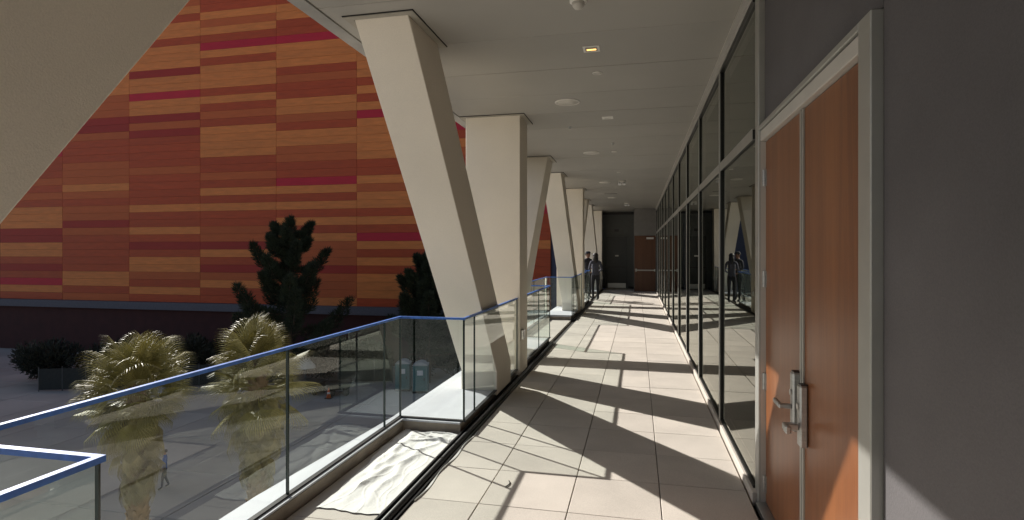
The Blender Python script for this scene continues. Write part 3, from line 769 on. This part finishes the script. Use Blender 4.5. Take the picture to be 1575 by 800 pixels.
def fence(px0, px1, d0, d1, n, lab):
    x0, y0 = at(px0, d0); x1, y1 = at(px1, d1)
    t = thing('screen_fence', lab, 'fence', (x0, y0, GZ))
    for i in range(n+1):
        u = i/n; x, y = x0+(x1-x0)*u, y0+(y1-y0)*u
        part('fence_post', MB().tube([(x, y, GZ), (x, y, GZ+1.85)], .035, 6), 'fencepost', t)
        if i < n:
            xa, ya = x0+(x1-x0)*(u+.02/n), y0+(y1-y0)*(u+.02/n); xb, yb = x0+(x1-x0)*(u+.98/n), y0+(y1-y0)*(u+.98/n)
            q = lambda z: [(xa, ya, z), (xb, yb, z), (xb, yb+.03, z), (xa, ya+.03, z)]
            part('screen', MB().hexa(q(GZ+.12), q(GZ+1.72)), 'fence', t)
fence(60, 440, 43, 45.5, 11, 'low dark screened fence crossing the plaza behind the palms')
fence(520, 604, 46, 46, 3, 'short dark screened fence left of the portable toilets')
def cone(px, d, lab):
    x, y = at(px, d)
    t = thing('traffic_cone', lab, 'cone', (x, y, GZ))
    part('cone_base', MB().box(x-.22, x+.22, y-.22, y+.22, GZ, GZ+.05), 'black', t)
    part('cone_body', MB().lathe(x, y, [(.17, GZ+.051), (.03, GZ+.78)], 14), 'orange', t, smooth=True)
    part('band', MB().lathe(x, y, [(.125, GZ+.34), (.103, GZ+.46)], 14), 'sign', t, smooth=True)
cone(506, 41, 'orange traffic cone standing on the plaza beside dark equipment')
x, y = at(470, 44.5)
rngb = np.random.default_rng(2); vs = []; fs = []; n = 14
for j in range(7):
    for i in range(n):
        a = 2*math.pi*i/n; e = math.pi/2*j/6
        q = 1+.14*math.sin(3*a+j)+.06*rngb.normal()
        vs.append((x+.75*math.cos(a)*math.cos(e)*q, y+.6*math.sin(a)*math.cos(e)*q, GZ+1.5+.85*math.sin(e)*(1+.05*math.sin(5*a))))
for j in range(6):
    for i in range(n): fs.append((j*n+i, j*n+(i+1) % n, (j+1)*n+(i+1) % n, (j+1)*n+i))
sp = thing('covered_bundle', 'small white covered bundle raised on a stand on the plaza', 'bundle', (x, y, GZ))
part('cover', MB().add(vs, fs), 'tarp', sp, smooth=True)
part('stand', MB().tube([(x, y, GZ), (x, y, GZ+1.6)], .09, 8).box(x-.5, x+.5, y-.5, y+.5, GZ, GZ+.1), 'fencepost', sp)
def cart(px, d, lab, rz):
    x, y = at(px, d)
    t = thing('work_cart', lab, 'cart', (x, y, GZ), rz, 'dark work carts on the plaza'); ORI[t.name] = (0, 0, 0)
    mb = MB().hexa([(-.7, -.4, .45), (.7, -.4, .45), (.7, .4, .45), (-.7, .4, .45)], [(-.95, -.55, 1.0), (.95, -.55, 1.0), (.95, .55, 1.0), (-.95, .55, 1.0)])
    part('tub', mb, 'darksteel', t, bevel=.03)
    for sx in (-.5, .5):
        for sy in (-.42, .42): part('wheel', MB().tube([(sx, sy-.05, .24), (sx, sy+.05, .24)], .24, 14), 'rubber', t)
    part('axle', MB().box(-.55, .55, -.03, .03, .21, .27).box(-.53, -.47, -.36, .36, .22, .445).box(.47, .53, -.36, .36, .22, .445), 'fencepost', t)
    part('push_handle', MB().tube([(.93, -.4, .95), (1.15, -.4, 1.2), (1.15, .4, 1.2), (.93, .4, .95)], .025, 6), 'fencepost', t)
cart(522, 42, 'dark work cart right of the traffic cone', .5); cart(484, 42.5, 'dark work cart left of the traffic cone', -.3)

# ------------------------------------------------------------------ people
def person(lab, loc, rz, P, mats, hairstyle, bands, h=1.68):
    """P: joint -> xyz at 1.7 m scale, facing +y"""
    t = thing('person', lab, 'person', loc, rz); ORI[t.name] = (0, 0, 0)
    sc = h/1.70
    J = dict(pelvis=((0, 0, .92), .135, .10), waist=((0, .0, 1.06), .125, .092), chest=((0, .0, 1.25), .150, .105), upper=((0, -.01, 1.39), .125, .085),
             neck=((0, 0, 1.475), .052, .052), jaw=((0, .022, 1.54), .062, .070), head=((0, .01, 1.60), .078, .095), crown=((0, 0, 1.665), .060, .072))
    for s, q in ((-1, 'l'), (1, 'r')):
        J['hip'+q] = ((s*.09, 0, .86), .092, .092); J['knee'+q] = ((s*.10, .02, .48), .060, .060); J['ankle'+q] = ((s*.10, -.02, .09), .042, .042)
        J['toe'+q] = ((s*.115, .14, .035), .036, .030)
        J['sh'+q] = ((s*.175, -.01, 1.39), .055, .055); J['el'+q] = ((s*.22, -.02, 1.11), .042, .042); J['wr'+q] = ((s*.22, .12, .95), .028, .026); J['palm'+q] = ((s*.21, .19, .93), .036, .020)
    for k_, v_ in P.items(): J[k_] = (v_, J[k_][1], J[k_][2])
    E = [('pelvis', 'waist'), ('waist', 'chest'), ('chest', 'upper'), ('upper', 'neck'), ('neck', 'jaw'), ('jaw', 'head'), ('head', 'crown')]
    for q in 'lr': E += [('pelvis', 'hip'+q), ('hip'+q, 'knee'+q), ('knee'+q, 'ankle'+q), ('ankle'+q, 'toe'+q), ('upper', 'sh'+q), ('sh'+q, 'el'+q), ('el'+q, 'wr'+q), ('wr'+q, 'palm'+q)]
    for s, q in ((-1, 'l'), (1, 'r')):            # fingers and thumb
        w = Vector(J['wr'+q][0]); p = Vector(J['palm'+q][0]); d = (p-w).normalized(); sd = d.cross(Vector((0, 0, 1))).normalized()
        for i, (o, l) in enumerate(((-.028, .055), (-.01, .068), (.01, .072), (.028, .062))):
            a = p+sd*o+d*.025; b = a+d*l*.6; e = b+(d*.6+Vector((0, 0, -.6)))*l*.5
            for nme, v in (('fa', a), ('fb', b), ('fc', e)): J[f'{nme}{i}{q}'] = (tuple(v), .0095, .0095)
            E += [('palm'+q, f'fa{i}{q}'), (f'fa{i}{q}', f'fb{i}{q}'), (f'fb{i}{q}', f'fc{i}{q}')]
        a = w+(p-w)*.5-sd*s*.035; J['tha'+q] = (tuple(a), .012, .012); J['thb'+q] = (tuple(a+d*.045-sd*s*.02), .0095, .0095)
        E += [('wr'+q, 'tha'+q), ('tha'+q, 'thb'+q)]
    names = list(J); idx = {n: i for i, n in enumerate(names)}
    me = bpy.data.meshes.new('skeleton'); me.from_pydata([tuple(Vector(J[n][0])*sc) for n in names], [(idx[a], idx[b]) for a, b in E], [])
    o = bpy.data.objects.new('body_tmp', me); C.objects.link(o)
    o.modifiers.new('Skin', 'SKIN').use_smooth_shade = True
    sv = me.skin_vertices[0].data
    for n in names: sv[idx[n]].radius = (J[n][1]*sc, J[n][2]*sc); sv[idx[n]].use_root = (n == 'pelvis')
    ss = o.modifiers.new('Sub', 'SUBSURF'); ss.levels = 2; ss.render_levels = 2
    dg = bpy.context.evaluated_depsgraph_get(); dg.update()
    bm_ = bpy.data.meshes.new_from_object(o.evaluated_get(dg))
    bpy.data.objects.remove(o)
    bm_.materials.clear()
    for m_ in mats: bm_.materials.append(M[m_])      # skin, top, trousers, shoes
    wr = [Vector(J['wr'+q][0])*sc for q in 'lr']; pl = [Vector(J['palm'+q][0])*sc for q in 'lr']
    for f in bm_.polygons:
        c = f.center; mi = 1
        if c.z > 1.475*sc: mi = 0
        elif any((c-w).dot((p-w).normalized()) > -.01 and (c-p).length < .19 for w, p in zip(wr, pl)): mi = 0
        elif c.z < .09*sc: mi = 3
        elif c.z < .93*sc and not any((c-Vector(J['el'+q][0])*sc).length < .15 or (c-w).length < .12 for q, w in zip('lr', wr)): mi = 2
        f.material_index = mi
    b = link('body', bm_, t)
    hc = Vector(J['head'][0])*sc
    def ell(c, rx, ry, rz_, n=14, cut=None, lump=0):
        vs = []; fs = []
        for j in range(n//2+1):
            e = -math.pi/2+math.pi*j/(n//2)
            for i in range(n):
                a = 2*math.pi*i/n
                vs.append((c[0]+rx*math.cos(a)*math.cos(e)*(1+lump*math.sin(5*a+j)), c[1]+ry*math.sin(a)*math.cos(e)*(1+lump*math.sin(4*a)), c[2]+rz_*math.sin(e)))
        for j in range(n//2):
            for i in range(n): fs.append((j*n+i, j*n+(i+1) % n, (j+1)*n+(i+1) % n, (j+1)*n+i))
        return vs, fs
    fc = MB()
    hx, hy, hz = hc
    fc.hexa([(hx-.014, hy+.085, hz-.028), (hx+.014, hy+.085, hz-.028), (hx+.014, hy+.118, hz-.028), (hx-.014, hy+.118, hz-.028)], [(hx-.008, hy+.085, hz+.02), (hx+.008, hy+.085, hz+.02), (hx+.006, hy+.098, hz+.02), (hx-.006, hy+.098, hz+.02)])
    part('nose', fc, mats[0], b, bevel=.003)
    for s in (-1, 1):
        part('ear', MB().add(*ell((hx+s*.080, hy-.005, hz-.005), .012, .022, .032, 8)), mats[0], b, smooth=True)
        part('eye', MB().add(*ell((hx+s*.030, hy+.088, hz+.015), .012, .010, .007, 8)), 'black', b, smooth=True)
    part('mouth', MB().box(hx-.024, hx+.024, hy+.088, hy+.096, hz-.062, hz-.054), 'D', b)
    hm = MB()
    if hairstyle == 'long':
        hm.add(*ell((hx, hy-.022, hz+.03), .098, .105, .092, 18, lump=.03))
        hm.add(*ell((hx-.01, hy-.075, hz-.10), .088, .058, .17, 16, lump=.06))
        hm.add(*ell((hx-.06, hy-.03, hz-.10), .04, .05, .13, 12, lump=.06)); hm.add(*ell((hx+.06, hy-.03, hz-.10), .04, .05, .13, 12, lump=.06))
    else:
        hm.add(*ell((hx, hy-.03, hz+.02), .090, .092, .075, 16, lump=.02))
    part('hair', hm, 'hair', t, smooth=True)
    if hairstyle == 'cap':
        cp_ = MB().lathe(hx, hy-.005, [(.098, hz+.035), (.096, hz+.07), (.075, hz+.105), (.03, hz+.118)], 18)
        cp_.prism([(hx-.075, hy+.06), (hx+.075, hy+.06), (hx+.06, hy+.16), (hx+.02, hy+.185), (hx-.02, hy+.185), (hx-.06, hy+.16)], hz+.038, hz+.048)
        part('cap', cp_, 'jacket', t)
    return t
FX, FYp = -1.44, 20.0
person('woman in a pale grey top and black trousers with long black hair, back turned', (FX, FYp, 0), math.radians(28),
       {'toel': (-.13, .13, .035), 'elr': (.25, -.03, 1.12), 'wrr': (.17, .17, 1.03), 'palmr': (.10, .23, 1.02), 'ell': (-.25, -.03, 1.12), 'wrl': (-.17, .17, 1.02), 'palml': (-.10, .23, 1.01),
        'kneel': (-.09, .03, .48), 'anklel': (-.08, .0, .09)}, ['skin', 'shirt', 'pants', 'shoe'], 'long', None, 1.66)
person('man in dark jacket and cap facing the woman, half hidden by a column', (-1.76, 20.7, 0), math.radians(-128),
       {'elr': (.25, .02, 1.13), 'wrr': (.14, .24, 1.10), 'palmr': (.06, .29, 1.11), 'ell': (-.25, .02, 1.13), 'wrl': (-.16, .25, 1.06), 'palml': (-.08, .31, 1.06)},
       ['skin', 'jacket', 'pants', 'shoe'], 'cap', None, 1.72)
x, y = at(254, 25.4)
person('worker in a blue shirt on the plaza at the left of the photo', (x, y, GZ), math.radians(140),
       {'kneel': (-.10, .10, .49), 'anklel': (-.10, .12, .09), 'toel': (-.11, .28, .035), 'kneer': (.10, -.02, .48), 'ankler': (.10, -.16, .11), 'toer': (.11, -.02, .035)},
       ['skin', 'blueshirt', 'jeans', 'shoe'], 'short', None, 1.75)
